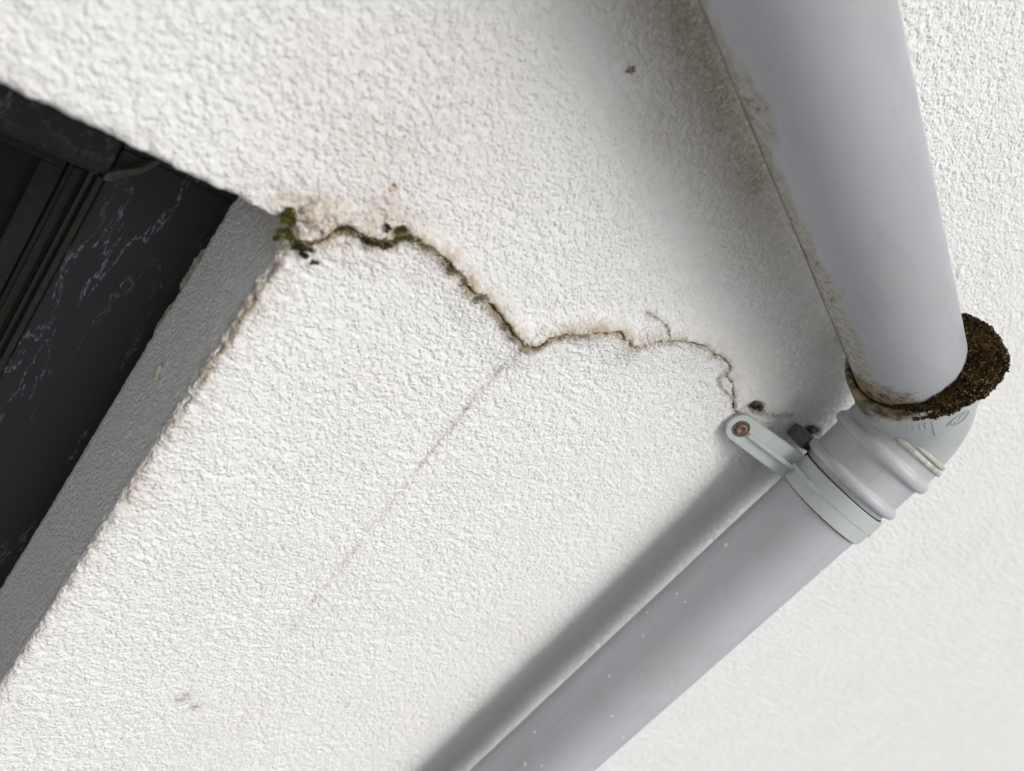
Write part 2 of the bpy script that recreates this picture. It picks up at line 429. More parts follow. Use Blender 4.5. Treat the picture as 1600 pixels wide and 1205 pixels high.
RAD = 0.0045
def build_face(u0, v0, face):
    """u0, v0: sorted 1-d coordinates; face 'front' (x, z), 'head' (x, y) or 'jamb' (y, z)."""
    U, V = np.meshgrid(u0, v0, indexing='ij')
    u, v = U.ravel(), V.ravel()
    zero = np.zeros_like(u)
    if face == 'front':
        P = np.stack([u, zero, v], 1); N = np.tile([0., -1., 0.], (len(u), 1))
        e = np.full(len(u), 9.0); n2 = np.zeros_like(P)
        k = (u >= WX) & (v >= WZ); e_h = np.where(k, v - WZ, 9.0)
        k2 = (v < WZ) & (u <= WX); e_j = np.where(k2, WX - u, 9.0)
        cr = np.hypot(np.minimum(u - WX, 0), np.minimum(WZ - v, 0))     # distance to the corner point
        both = (u < WX) & (v > WZ)
        e = np.minimum(np.minimum(e_h, e_j), np.where(both, cr, 9.0))
        n2[:, 2] = np.where(e == e_h, -1.0, 0.0); n2[:, 0] = np.where(e == e_j, 1.0, 0.0)
        bb = both & (e == cr)
        n2[bb, 0] = ((WX - u) / np.maximum(cr, 1e-6))[bb]; n2[bb, 2] = ((WZ - v) / np.maximum(cr, 1e-6))[bb]
    elif face == 'head':
        P = np.stack([u, v, zero + WZ], 1); N = np.tile([0., 0., -1.], (len(u), 1)); e = v.copy(); n2 = np.tile([0., -1., 0.], (len(u), 1))
    else:
        P = np.stack([zero + WX, u, v], 1); N = np.tile([1., 0., 0.], (len(u), 1)); e = u.copy(); n2 = np.tile([0., -1., 0.], (len(u), 1))
    th = np.clip(1 - e / RAD, 0, 1) * (math.pi / 4)
    ring = N * np.cos(th)[:, None] + n2 * np.sin(th)[:, None]
    inr = th > 0
    Q = P.copy()
    Q[inr] = (P - N * RAD - n2 * (RAD - e)[:, None] + ring * RAD)[inr]
    D = ring
    # ---- roughcast relief
    W = np.stack([noise3(P, 0.012, 3), noise3(P, 0.012, 4), noise3(P, 0.012, 5)], 1) * 0.003
    Pw = P + W
    amp = 0.9 + 0.6 * noise3(P, 0.05, 6)
    f1 = pebbles(Pw, 0.0041, 0)
    h = 1.05 * (1 - (f1 / 0.62) ** 1.6) + 1.1 * np.abs(noise3(Pw, 0.0068, 1)) + 0.9 * noise3(P, 0.028, 2) + 0.7 * noise3(P, 0.010, 8)
    h = h * amp * 0.68 - 0.35
    h *= 1 - 0.5 * np.exp(-np.maximum(e, 0) / 0.006)
    if face == 'head': h *= 0.55 + 0.45 * np.exp(-P[:, 1] / 0.006)
    h += 1.5 * noise3(P, 0.16, 9)
    X, Z = P[:, 0], P[:, 2]
    S = np.stack([X, zero, Z], 1)                         # position along the front face
    fade = np.exp(-(P[:, 1] / 0.006) ** 1.5)              # marks of the front die out inside the reveal
    stain = zero.copy(); soot = zero.copy(); moss = zero.copy(); rust = zero.copy(); crk = np.full(len(u), 50.0)
    hx = zero.copy()                                      # relief that belongs to cracks and arrises
    near = (X > -0.1) & (X < 0.47) & (Z > 0.1) & (Z < 0.72)
    if near.any():
        xn, zn, Pn = X[near], Z[near], S[near]
        d, s, t = dist_poly(xn, zn, crack_line)
        dm = d * 1e3
        wob = 0.8 + 0.9 * noise3(Pn, 0.03, 12)
        lip = np.interp(t, [0, .1, .25, .33, .45, .8, .92, 1.0], [1.0, 1.4, 3.5, 8.5, 9.5, 7.5, 5.5, 2.5]) * wob
        left = s < 0
        hl = lip * np.exp(-(dm / 7.5) ** 2)
        hr = lip * 0.90 * np.exp(-(dm / 15.0) ** 1.7) - 0.8 * np.exp(-(dm / 1.8) ** 2)
        smooth = np.where(left, 0.6 * np.exp(-(dm / 9.0) ** 2), 0.3 * np.exp(-(dm / 6) ** 2))
        h[near] *= (1 - smooth * np.interp(t, [0, .3, .4, 1], [0, 0, 1, 1]))
        hn = np.where(left, hl, hr)
        half = np.interp(t, [0, .08, .2, .3, .42, .5, .62, .72, .82, .9, .93, 1.0], [.3, .35, .4, .4, .55, .6, .5, .42, .38, .34, .05, .6])
        half = half * (0.55 + 1.9 * noise3(Pn, 0.008, 14))
        ck = dm - half
        hn -= 2.4 * np.exp(-(np.maximum(ck, 0) / 0.7) ** 2) * np.clip(half * 2, 0, 1)
        patchy = 0.75 + 0.9 * noise3(Pn, 0.012, 17)
        sn = np.where(left, 1.15 * np.exp(-(dm / 8.0) ** 3), 0.80 * np.exp(-(dm / 5.0) ** 1.5)) * np.interp(t, [0, .3, .5, .7, .85, 1], [.8, .9, .95, .7, .55, .5]) * patchy
        mo = np.interp(t, [0, .05, .2, .27, .34, .46, .5, .62, .75], [1.0, .95, .70, .72, .55, .55, .45, .2, 0]) * np.where(left, np.exp(-(dm / 1.8) ** 1.5), np.exp(-(dm / 4.0) ** 1.8)) * (0.8 + 0.8 * noise3(Pn, 0.006, 18))
        for q, (pts, w0, w1, ja) in enumerate(BRANCH_LINES):
            bd, bs, bt = dist_poly(xn, zn, pts)
            bm_ = bd * 1e3
            bh = w0 + (w1 - w0) * bt + 0.5 * noise3(Pn, 0.006, 15)
            ck = np.minimum(ck, bm_ - bh)
            hn += np.where(bs < 0, 0.9, -0.2) * np.exp(-(bm_ / 3.0) ** 1.5)
            sn = np.maximum(sn, 0.3 * np.exp(-(bm_ / 2.5) ** 1.4))
        band = np.where(left, 0.25 * np.exp(-(dm / 2.0) ** 2), np.exp(-(dm / 6.0) ** 2.5)) * np.interp(t, [0, .2, .3, .45, .52, .7, .85, .93, 1], [.5, .7, 1.0, 1.05, .85, .6, .5, .25, .5])
        soot[near] = np.maximum(soot[near], 0.95 * band * (0.85 + 0.6 * noise3(Pn, 0.007, 19)))
        crk[near] = ck; hx[near] += hn
        stain[near] = np.maximum(stain[near], sn); moss[near] = np.maximum(moss[near], mo)
        # old hairline along the buried lintel: only a row of brown specks
        zl = 0.3157 + 0.0012 * noise3(Pn, 0.02, 21)
        run = sstep(0.128, 0.135, xn) * (0.62 * sstep(0.46, 0.34, xn) + 0.38 * sstep(0.28, 0.17, xn))
        ln = np.exp(-((zn - zl) / 0.0034) ** 2) * run * np.clip(0.75 + 1.4 * noise3(Pn, 0.006, 22), 0, 1.2)
        soot[near] = np.maximum(soot[near], 0.50 * ln)
        stain[near] = np.maximum(stain[near], 0.45 * ln)
    def spot(cx, cz, rx, rz, p=2.0):
        return np.exp(-(((X - cx) / rx) ** 2 + ((Z - cz) / rz) ** 2) ** (p / 2))
    # eroded, mossy corner above the window
    cor = np.maximum(spot(0.118, 0.166, 0.016, 0.034), 0.8 * spot(0.108, 0.192, 0.012, 0.022))
    stain = np.maximum(stain, 0.95 * cor * (0.8 + 0.8 * noise3(S, 0.01, 35))); stain = np.maximum(stain, 0.6 * spot(0.10, 0.195, 0.014, 0.03))
    stain = np.maximum(stain, 0.30 * spot(0.075, 0.165, 0.035, 0.045))
    hx += cor * (3.6 * noise3(S, 0.009, 31) + 2.6 * np.abs(noise3(S, 0.0045, 32)) - 0.2)
    soot = np.maximum(soot, 0.55 * cor * (0.45 + 1.5 * noise3(S, 0.007, 46)))
    moss = np.maximum(moss, 0.5 * cor * (0.5 + 1.6 * noise3(S, 0.008, 36)))
    for cx, cz, rx, rz, a in ((0.1251,0.1499,.006,.006,.9),(0.1165,0.1549,.005,.006,.6),(0.1339,0.1515,.005,.007,1.0),(0.1371,0.1604,.004,.006,.85),(0.1345,0.168,.003,.006,.8),(0.1400,0.1731,.0018,.002,.9),(0.1049,0.1953,.003,.004,.7),(0.1040,0.2027,.003,.004,.95),(0.1170,0.1893,.004,.008,.6),(0.1135,0.1995,.004,.006,.8),(0.0865,0.1854,.003,.003,.55),(0.0895,0.1895,.0022,.004,.6),(0.1290,0.3173,.003,.004,.7)):
        moss = np.maximum(moss, a * spot(cx, cz, rx, rz))
    # worn head arris, beige and lumpy
    ez = Z - WZ
    on = (X > WX) & (ez > -0.001)
    wear = np.interp(X, [0.128, 0.17, 0.25, 0.32, 0.42, 0.6], [0.95, 1.0, 0.85, 0.6, 0.4, 0.3])
    ar = np.where(on, np.exp(-(ez / 0.010) ** 1.5), 0) * wear
    stain = np.maximum(stain, 0.9 * ar * (0.65 + 1.2 * noise3(S, 0.016, 33)))
    hx += ar * (4.6 * noise3(S, 0.008, 34) + 2.0 * noise3(S, 0.004, 37))
    soot = np.maximum(soot, np.where(on, np.exp(-((ez - 0.002) / 0.004) ** 2), 0) * np.interp(X, [0.128, 0.15, 0.2, 0.24, 0.3], [0.75, 0.70, 0.75, 0.6, 0.25]))
    # jamb arris: faint
    ej = WX - X
    aj = np.where((Z < WZ) & (ej > -0.001), np.exp(-(ej / 0.006) ** 1.5), 0)
    stain = np.maximum(stain, 0.22 * aj)
    hx += aj * 2.2 * noise3(S, 0.008, 38)
    # holes broken open behind the clip
    hole = np.maximum(spot(0.0968, 0.5575, 0.0045, 0.010, 4), spot(0.0925, 0.6470, 0.0055, 0.013, 4))
    hx -= 7.0 * hole * (0.8 + 1.2 * noise3(S, 0.006, 39))
    soot = np.maximum(soot, 1.3 * np.maximum(spot(0.0968, 0.5575, .0055, .011), spot(0.0925, 0.6470, .007, .015)))
    moss = np.maximum(moss, 0.7 * hole)
    # brown black growth on the wall beside the drainpipe
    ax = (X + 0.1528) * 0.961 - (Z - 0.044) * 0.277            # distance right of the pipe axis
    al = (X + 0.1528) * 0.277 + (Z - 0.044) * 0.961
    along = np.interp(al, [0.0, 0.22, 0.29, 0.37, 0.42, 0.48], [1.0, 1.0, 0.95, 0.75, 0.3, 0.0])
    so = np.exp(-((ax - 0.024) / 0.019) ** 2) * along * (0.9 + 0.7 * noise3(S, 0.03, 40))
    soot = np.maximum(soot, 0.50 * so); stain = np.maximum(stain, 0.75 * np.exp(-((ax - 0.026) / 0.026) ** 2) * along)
    rust = np.maximum(rust, 0.8 * spot(-0.0265, 0.2594, 0.0050, 0.0042, 3))
    rust = np.maximum(rust, 0.76 * spot(0.0872, 0.1868, 0.0045, 0.0065))
    soot = np.maximum(soot, 0.58 * np.maximum(spot(0.4923, 0.2751, 0.009, 0.008), spot(0.5014, 0.2893, 0.007, 0.006)))
    stain = np.maximum(stain, 0.16 * spot(0.04, 0.18, 0.06, 0.06)); stain = np.maximum(stain, 0.30 * spot(-0.018, 0.30, 0.02, 0.03))
    stain = np.maximum(stain, 0.30 * spot(0.119, 0.082, 0.010, 0.002))
    if face != 'front':
        hx *= fade; stain *= fade * 0.8; soot *= fade; moss *= fade; rust *= fade
        crk = np.where(fade > 0.5, crk, 50.0)
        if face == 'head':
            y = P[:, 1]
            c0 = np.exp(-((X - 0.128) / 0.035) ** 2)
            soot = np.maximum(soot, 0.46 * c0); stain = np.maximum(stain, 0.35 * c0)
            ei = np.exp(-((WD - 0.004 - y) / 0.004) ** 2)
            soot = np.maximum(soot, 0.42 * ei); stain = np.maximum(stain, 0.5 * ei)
    h = h + hx
    Q = Q + D * (h * 1e-3)[:, None]
    nu, nv = len(u0), len(v0)
    idx = np.arange(nu * nv).reshape(nu, nv)
    quads = np.stack([idx[:-1, :-1].ravel(), idx[1:, :-1].ravel(), idx[1:, 1:].ravel(), idx[:-1, 1:].ravel()], 1)
    return Q, quads, dict(stain=np.clip(stain, 0, 1.2), soot=soot, moss=moss, rust=rust, crack=np.clip(crk, -3, 50), bounce_lift=(sstep(0.004, 0.012, P[:, 1]) if face == 'head' else zero))

def steps(a, b, s0, s1):
    """coordinates from a to b whose step grows from s0 to s1"""
    n = max(2, int(round(abs(b - a) / ((s0 + s1) / 2))))
    w = np.cumsum(np.linspace(s0, s1, n)); w = w / w[-1]
    return a + (b - a) * w
ST = 0.00085
def join(*ls): return np.concatenate([np.atleast_1d(l) for l in ls])
x_in = join(WX, steps(WX, 0.64, 0.00082, 0.0012))
x_right = join(x_in, steps(x_in[-1], 2.6, 0.004, 0.12))
x_d = join(steps(WX, -0.22, 0.00082, 0.00095)[::-1], WX)
x_left = join(steps(x_d[0], -1.6, 0.004, 0.12)[::-1], x_d)
x_all = join(x_left, x_right[1:])
z_up = join(WZ, steps(WZ, 0.70, 0.00080, 0.00135))
z_up = join(z_up, steps(z_up[-1], 1.25, 0.0014, 0.0055))
z_up = join(z_up, steps(z_up[-1], 3.3, 0.0056, 0.03))
z_lo_d = steps(WZ, -0.02, 0.00080, 0.00080)
z_low = join(steps(z_lo_d[-1], -1.45, 0.004, 0.06)[::-1], z_lo_d[::-1], WZ)

wall = empty('house_wall', (0.1, 0.0, -1.45))
tag(wall, 'white roughcast house wall, cracked from the window corner to the pipe clip', 'wall')
def merge(parts):
    vs, qs, at, off = [], [], {}, 0
    for V_, Q_, A_ in parts:
        vs.append(V_); qs.append(Q_ + off); off += len(V_)
        for k, v in A_.items(): at.setdefault(k, []).append(v)
    return np.concatenate(vs), np.concatenate(qs), {k: np.concatenate(v) for k, v in at.items()}
upper = build_face(x_all, z_up, 'front')
lower = build_face(x_left, z_low, 'front')
V_, Q_, A_ = merge([upper, lower])
mesh_np('wall_face', V_, Q_, M_WALL, wall, True, A_)
y_r = join(np.arange(0, WD, ST), WD + 0.004)
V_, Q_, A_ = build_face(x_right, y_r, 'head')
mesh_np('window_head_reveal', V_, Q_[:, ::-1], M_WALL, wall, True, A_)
V_, Q_, A_ = build_face(y_r, z_low, 'jamb')
mesh_np('window_jamb_reveal', V_, Q_, M_WALL, wall, True, A_)
# loose white chip stuck on the reveal
bm = bmesh.new()
ring = [(math.cos(a) * (0.0030 + 0.001 * math.sin(3 * a + 1)), math.sin(a) * (0.0065 + 0.0015 * math.cos(2 * a))) for a in np.linspace(0, 2 * math.pi, 11)[:-1]]
lo = [bm.verts.new((0.2621 + y * 0.8 + x * .3, 0.0492 + x - y * 0.5, 0.1552)) for x, y in ring]
hi = [bm.verts.new((v.co.x, v.co.y, v.co.z - 0.0022)) for v in lo]
bm.faces.new(hi); bm.faces.new(lo[::-1])
for i in range(10): bm.faces.new((lo[i], lo[(i + 1) % 10], hi[(i + 1) % 10], hi[i]))
mesh_bm('plaster_chip', bm, M_CHIP, wall, False, 0.0006, 2)

# ------------------------------------------------------------------ window
win = empty('window', (0.2, 0.09, -0.9))
tag(win, 'dark window frame with pale scuff marks set deep in the white wall', 'window')
YF = 0.089
def frame_piece(name, lo, hi, mat, dirt=0.0, bevel=0.0015, jitter=True):
    o = mesh_bm(name, box_bm(lo, hi), mat, win, False, bevel, 2)
    if mat is M_FRAME:
        at = o.data.attributes.new('dirt', 'FLOAT', 'POINT')
        at.data.foreach_set('value', np.full(len(o.data.vertices), dirt, np.float32))
    return o
frame_piece('frame_head', (0.162, YF, 0.0925), (2.4, YF + 0.06, 0.172), M_FRAME, 0.0)
frame_piece('frame_jamb', (0.110, YF - 0.003, -0.95), (0.179, YF + 0.06, 0.0915), M_FRAME, 0.9)
frame_piece('frame_corner', (0.110, YF - 0.0015, 0.0918), (0.1618, YF + 0.06, 0.172), M_FRAME, 0.4)
# strip that covers the joint between head and jamb
bm = bmesh.new()
p = [(0.1800, 0.0900), (0.1790, 0.0938), (0.1662, 0.1056), (0.1558, 0.1115), (0.1548, 0.1095), (0.1645, 0.1035), (0.1752, 0.0905)]
lo = [bm.verts.new((x, YF + 0.001, z)) for x, z in p]; hi = [bm.verts.new((x, YF - 0.0065, z)) for x, z in p]
bm.faces.new(hi); bm.faces.new(lo[::-1])
for i in range(len(p)): bm.faces.new((lo[i], lo[(i + 1) % len(p)], hi[(i + 1) % len(p)], hi[i]))
mesh_bm('joint_strip', bm, M_JOINT, win, False, 0.0008, 2)
frame_piece('frame_edge', (0.182, YF + 0.0012, 0.0888), (2.4, YF + 0.012, 0.0923), M_EDGE, 0, 0.0006)
frame_piece('jamb_edge', (0.1792, YF + 0.0005, -0.95), (0.1818, YF + 0.045, 0.0885), M_EDGE, 0, 0.0006)
frame_piece('gasket', (0.184, YF + 0.021, 0.078), (2.4, YF + 0.05, 0.0885), M_RUBBER, 0, 0.001)
frame_piece('sash_rail', (0.196, YF + 0.0235, 0.0655), (2.4, YF + 0.05, 0.0775), M_RUBBER, 0, 0.001)
frame_piece('glazing_bead', (0.190, YF + 0.019, 0.0805), (2.4, YF + 0.0208, 0.0852), M_EDGE, 0, 0.0005)
frame_piece('sash_stile', (0.184, YF + 0.0235, -0.95), (0.196, YF + 0.05, 0.0773), M_RUBBER, 0, 0.001)
frame_piece('pane', (0.197, YF + 0.032, -0.95), (2.4, YF + 0.036, 0.065), M_PANE, 0, 0.0)
# torn sealant in the joint between head and reveal
def bead(name, x0, x1, w, n=26, seed=0):
    bm = bmesh.new(); rows = []
    rr = random.Random(seed)
    for i in range(n):
        t = i / (n - 1); x = x0 + (x1 - x0) * t
        ww = w * (0.35 + 0.65 * math.sin(math.pi * t) ** 0.5) * (0.75 + 0.5 * rr.random())
        zt = WZ - 0.0002
        prof = [(YF - ww * 0.9, zt), (YF - ww * 0.75, zt - ww * 0.5), (YF - ww * 0.3, zt - ww * 0.95), (YF + 0.001, zt - ww * 1.25)]
        rows.append([bm.verts.new((x, y, z + rr.uniform(-.0003, .0003))) for y, z in prof])
    for a, b in zip(rows[:-1], rows[1:]):
        for j in range(3): bm.faces.new((a[j], a[j + 1], b[j + 1], b[j]))
    bm.faces.new(rows[0][::-1]); bm.faces.new(rows[-1])
    return mesh_bm(name, bm, M_SEALANT, win, True)
bead('sealant_bead', 0.196, 0.2275, 0.0022, 26, 3)
bead('sealant_bead', 0.238, 0.262, 0.0013, 30, 5)

# ------------------------------------------------------------------ drainpipes
RP, HY = 0.0375, -0.05975
AU = np.array([0.277, 0, 0.961]); AU /= np.linalg.norm(AU)          # raking pipe, upwards
P0 = np.array([-0.1528, HY, 0.0440])
E2 = np.array([-0.961, 0, 0.277]); E2 /= np.linalg.norm(E2)
OUT = np.array([0.0, -1.0, 0.0])
AL = np.array([1.0, 0, -0.061]); AL /= np.linalg.norm(AL)           # pipe running right along the wall
UPL = np.array([0.061, 0, 1.0]); UPL /= np.linalg.norm(UPL)
S_C = 0.6191
CORNER = P0 + AU * S_C
def low_axis(x): return np.array([x, HY, 0.6320 - 0.061 * (x - 0.1329)])

def sweep(centres, radii, f1, f2, nseg=96):
    """rings around centres; f1, f2 per-ring unit vectors"""
    th = np.linspace(0, 2 * np.pi, nseg, endpoint=False)
    V = []
    for c, r, a, b in zip(centres, radii, f1, f2):
        V.append(c + r * (np.cos(th)[:, None] * a + np.sin(th)[:, None] * b))
    V = np.concatenate(V); n = len(centres)
    idx = np.arange(n * nseg).reshape(n, nseg); nx = np.roll(idx, -1, axis=1)
    Q = np.stack([idx[:-1].ravel(), idx[1:].ravel(), nx[1:].ravel(), nx[:-1].ravel()], 1)
    return V, Q, np.tile(th, n), np.repeat(np.arange(n), nseg)
def smooth_profile(pts, n=6):
    """round a list of (position, radius) by corner cutting"""
    p = np.array(pts, float)
    for _ in range(2 if n > 1 else 1):
        q = [p[0]]
        for a, b in zip(p[:-1], p[1:]): q += [a * .8 + b * .2, a * .2 + b * .8]
        q.append(p[-1]); p = np.array(q)
    return p

# raking pipe: rises from the ground to the bend
ss = np.concatenate([np.linspace(-1.5, -0.05, 30), np.linspace(-0.04, 0.60, 200)])
prof = [(s, RP) for s in ss] + [(0.60, RP - 0.003)] 
cen = [P0 + AU * s for s, _ in prof]
V_, Q_, th, ri = sweep(cen, [r for _, r in prof], [E2] * len(prof), [OUT] * len(prof), 128)
sarr = np.array([s for s, _ in prof])[ri]
deg = np.degrees(th)
P_ = V_
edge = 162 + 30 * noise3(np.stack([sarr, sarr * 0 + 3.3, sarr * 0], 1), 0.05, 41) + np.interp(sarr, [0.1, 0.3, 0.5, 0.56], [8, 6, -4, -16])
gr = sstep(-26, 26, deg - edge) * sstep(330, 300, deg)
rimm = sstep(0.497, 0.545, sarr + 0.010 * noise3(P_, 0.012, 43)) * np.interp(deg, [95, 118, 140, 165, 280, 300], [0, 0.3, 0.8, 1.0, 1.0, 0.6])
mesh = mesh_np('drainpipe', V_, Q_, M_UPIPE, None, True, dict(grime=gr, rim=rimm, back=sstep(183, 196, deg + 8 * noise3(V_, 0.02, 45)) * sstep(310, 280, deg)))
tag(mesh, 'large grey plastic drainpipe raking up past the camera, grimy along its wall side', 'drainpipe')

# bend with socket, from the raking pipe to the pipe along the wall
elbow = empty('pipe_bend', tuple(CORNER))
tag(elbow, 'grey plastic pipe bend with embossed marks and a mossy socket rim', 'pipe bend')
turn = math.acos(float(AU @ AL)); RB = 0.040
tl = RB * math.tan(turn / 2)
s_arc = S_C - tl
sock = [(0.5445, 0.0378), (0.5405, 0.0385), (0.5398, 0.0405), (0.5405, 0.0430), (0.5430, 0.0438), (0.5600, 0.0437), (0.5775, 0.0434), (0.5800, 0.0428), (0.5830, 0.0398), (0.5850, 0.0388)]
sock = smooth_profile(sock)
cen, rad, f1, f2 = [], [], [], []
for s, r in sock:
    cen.append(P0 + AU * min(s, s_arc)); rad.append(r); f1.append(E2); f2.append(OUT)
cen = [P0 + AU * s for s, _ in sock]
n_arc = 22
last_s = sock[-1][0]
ctr = P0 + AU * s_arc - E2 * RB            # centre of the bend lies to the lower right
for i in range(n_arc + 1):
    a = turn * i / n_arc
    d = E2 * math.cos(a) + AU * math.sin(a)
    c = ctr + d * RB
    if (c - P0) @ AU < last_s + 0.001 and i < n_arc / 2: continue
    cen.append(c); rad.append(0.0388); f1.append(d); f2.append(OUT)
for k in (0.012, 0.024, 0.035):
    cen.append(CORNER + AL * (tl + k)); rad.append(0.0388); f1.append(d); f2.append(OUT)
V_, Q_, th, ri = sweep(cen, rad, f1, f2, 112)
sarr = (V_ - P0) @ AU; deg = np.degrees(th)
isock = ri < len(sock)
rimm = np.where(isock, sstep(0.556, 0.538, sarr + 0.006 * noise3(V_, 0.010, 44) + np.where(deg < 140, 0.012 * sstep(150, 110, deg), 0)), 0.0) * 1.15
rimm = np.maximum(rimm, np.where(isock, np.interp(deg, [150, 175, 200, 290, 310], [0, 0.55, 0.9, 0.9, 0]) * sstep(0.585, 0.555, sarr), 0))
gr = np.where(isock, np.interp(deg, [120, 150, 260, 300], [0, 0.35, 0.5, 0.0]), 0.0)
mesh_np('bend_body', V_, Q_, M_ELBOW, elbow, True, dict(grime=gr, rim=rimm))

# embossed marks on the socket: four bars, a seam tick, an oval stamp with three letters
def on_sock(s, t, r=0.0437):
    tt = R(t); return P0 + AU * s + r * (math.cos(tt) * E2 + math.sin(tt) * OUT)
def emboss(name, strokes, w=0.00035, hgt=0.00045, closed=False):
    bm = bmesh.new()
    for st in strokes:
        pts = [np.array(q, float) for q in st]
        for a, b in zip(pts[:-1], pts[1:]):
            # a, b: (s, degrees); width measured on the surface
            k = 0.0437 * math.pi / 180
            A2 = np.array([a[0], a[1] * k]); B2 = np.array([b[0], b[1] * k]); d = B2 - A2; L = np.linalg.norm(d) + 1e-9
            n = np.array([-d[1], d[0]]) / L * w; e = d / L * w * 0.4
            q = [A2 - n - e, B2 - n + e, B2 + n + e, A2 + n - e]
            lo = [bm.verts.new(on_sock(x[0], x[1] / k, 0.0434)) for x in q]
            hi = [bm.verts.new(on_sock(*( (A2 + B2) / 2 * 0.2 + x * 0.8 if False else x)[:1], x[1] / k, 0.0437 + hgt)) for x in q]
            bm.faces.new(hi); bm.faces.new(lo[::-1])
            for i in range(4): bm.faces.new((lo[i], lo[(i + 1) % 4], hi[(i + 1) % 4], hi[i]))
    return mesh_bm(name, bm, M_ELBOW, elbow, False)
for t in (135.5, 130.0, 125.0, 120.3):
    emboss('embossed_bar', [[(0.5555, t), (0.5635, t)]], 0.0005)
emboss('seam_tick', [[(0.5545, 107.5), (0.5550, 114.8), (0.5770, 115.2)]], 0.0003, 0.0003)
oval = [(0.5685 + 0.0055 * math.sin(a), 91.5 + 11.0 * math.cos(a)) for a in np.linspace(0, 2 * math.pi, 25)]
emboss('stamp_oval', [oval], 0.0003)
def glyph(cx, strokes):
    return [[(0.5685 - 0.0030 * y, cx - 2.2 * x) for x, y in st] for st in strokes]
O_ = [[(math.cos(a), math.sin(a)) for a in np.linspace(0.6, 2 * math.pi - 0.6, 11)]]
Y_ = [[(-1, 1), (0, 0), (1, 1)], [(0, 0), (0, -1)]]
S_ = [[(0.9, 0.8), (0, 1), (-0.9, 0.6), (-0.5, 0.1), (0.6, -0.1), (0.9, -0.6), (0, -1), (-0.9, -0.8)]]
for cx, gl in ((97.6, O_), (91.6, Y_), (85.6, S_)):
    emboss('stamp_letter', glyph(cx, gl), 0.00035, 0.0005)

# pipe along the wall with its ribbed socket
lowp = empty('socketed_drainpipe', tuple(low_axis(0.13)))
tag(lowp, 'grey plastic drainpipe with ribbed socket, speckled with paint, running along the wall', 'drainpipe')
def low_c(x): return low_axis(x)
def revolve_low(name, prof, mat, parent, nseg=112, rounds=True, attrs=False):
    prof = smooth_profile(prof, 1) if rounds else np.array(prof, float)
    V_, Q_, th, ri = sweep([low_c(x) for x, _ in prof], [r for _, r in prof], [UPL] * len(prof), [OUT] * len(prof), nseg)
    return mesh_np(name, V_, Q_[:, ::-1], mat, parent, True)
revolve_low('pipe', [(0.090, 0.0372), (0.0945, 0.03745)] + [(x, 0.0375) for x in np.linspace(0.1, 1.6, 60)] + [(1.601, 0.036)], M_PIPE, lowp, rounds=False)
revolve_low('socket', [(0.0990, 0.0370), (0.0986, 0.0392), (0.0976, 0.0416), (0.0955, 0.0431), (0.0925, 0.0431), (0.0904, 0.0417), (0.0892, 0.0400), (0.0884, 0.0394), (0.0870, 0.0392),
                       (0.0700, 0.0392), (0.0686, 0.0394), (0.0680, 0.0402), (0.0672, 0.0424), (0.0652, 0.0438), (0.0622, 0.0440), (0.0598, 0.0434), (0.0582, 0.0420), (0.0574, 0.0409), (0.0560, 0.0404), (0.0470, 0.0402), (0.0452, 0.0400), (0.0448, 0.0388)], M_SOCKET, lowp)
revolve_low('seal_lip', [(0.0449, 0.0387), (0.0440, 0.0412), (0.0449, 0.0420), (0.0468, 0.0424), (0.0482, 0.0418), (0.0490, 0.0404)], M_LIP, lowp)
revolve_low('seal_lip', [(0.0398, 0.0385), (0.0395, 0.0404), (0.0405, 0.0410), (0.0425, 0.0409), (0.0432, 0.0400), (0.0434, 0.0386)], M_LIP, lowp)

# ------------------------------------------------------------------ pipe clip
clip = empty('pipe_clip', (0.1114, -0.005, 0.545))
tag(clip, 'grey plastic pipe clip with a ribbed arm screwed to the wall', 'pipe clip')
X0, X1 = 0.1035, 0.1285
RC = 0.0382; TC = 0.0028
def clip_pt(x, phi, r):
    c = low_axis(x); return c + r * (math.cos(phi) * OUT + math.sin(phi) * UPL)
def band():
    bm = bmesh.new()
    phis = np.radians(np.linspace(-127, 127, 90))
    prof = [(X0, RC), (X0, RC + TC - 0.0005), (X0 + 0.0006, RC + TC), ((X0 + X1) / 2 - 0.0002, RC + TC), ((X0 + X1) / 2 + 0.0002, RC + TC - 0.0004), (X1 - 0.0006, RC + TC - 0.0004), (X1, RC + TC - 0.0010), (X1, RC)]
    rows = [[bm.verts.new(clip_pt(x, p, r)) for x, r in prof] for p in phis]
    n = len(prof)
    for a, b in zip(rows[:-1], rows[1:]):
        for j in range(n): bm.faces.new((a[j], a[(j + 1) % n], b[(j + 1) % n], b[j]))
    bm.faces.new(rows[0]); bm.faces.new(rows[-1][::-1])
    return bm
bo = mesh_bm('band', band(), M_CLIP, clip, False)
for p in bo.data.polygons: p.use_smooth = True
bo.data.set_sharp_from_angle(angle=R(35)) if hasattr(bo.data, 'set_sharp_from_angle') else None
V_, Q_, _, _ = sweep([low_axis(x) for x in (X0 - 0.0009, X0 - 0.0009, X1 + 0.0009, X1 + 0.0009)], [0.0372, 0.0384, 0.0384, 0.0372], [UPL] * 4, [OUT] * 4, 96)
mesh_np('dark_ring', V_, Q_[:, ::-1], M_RUBBER, clip, False)  # thin black ring added for the dark line between band and pipe
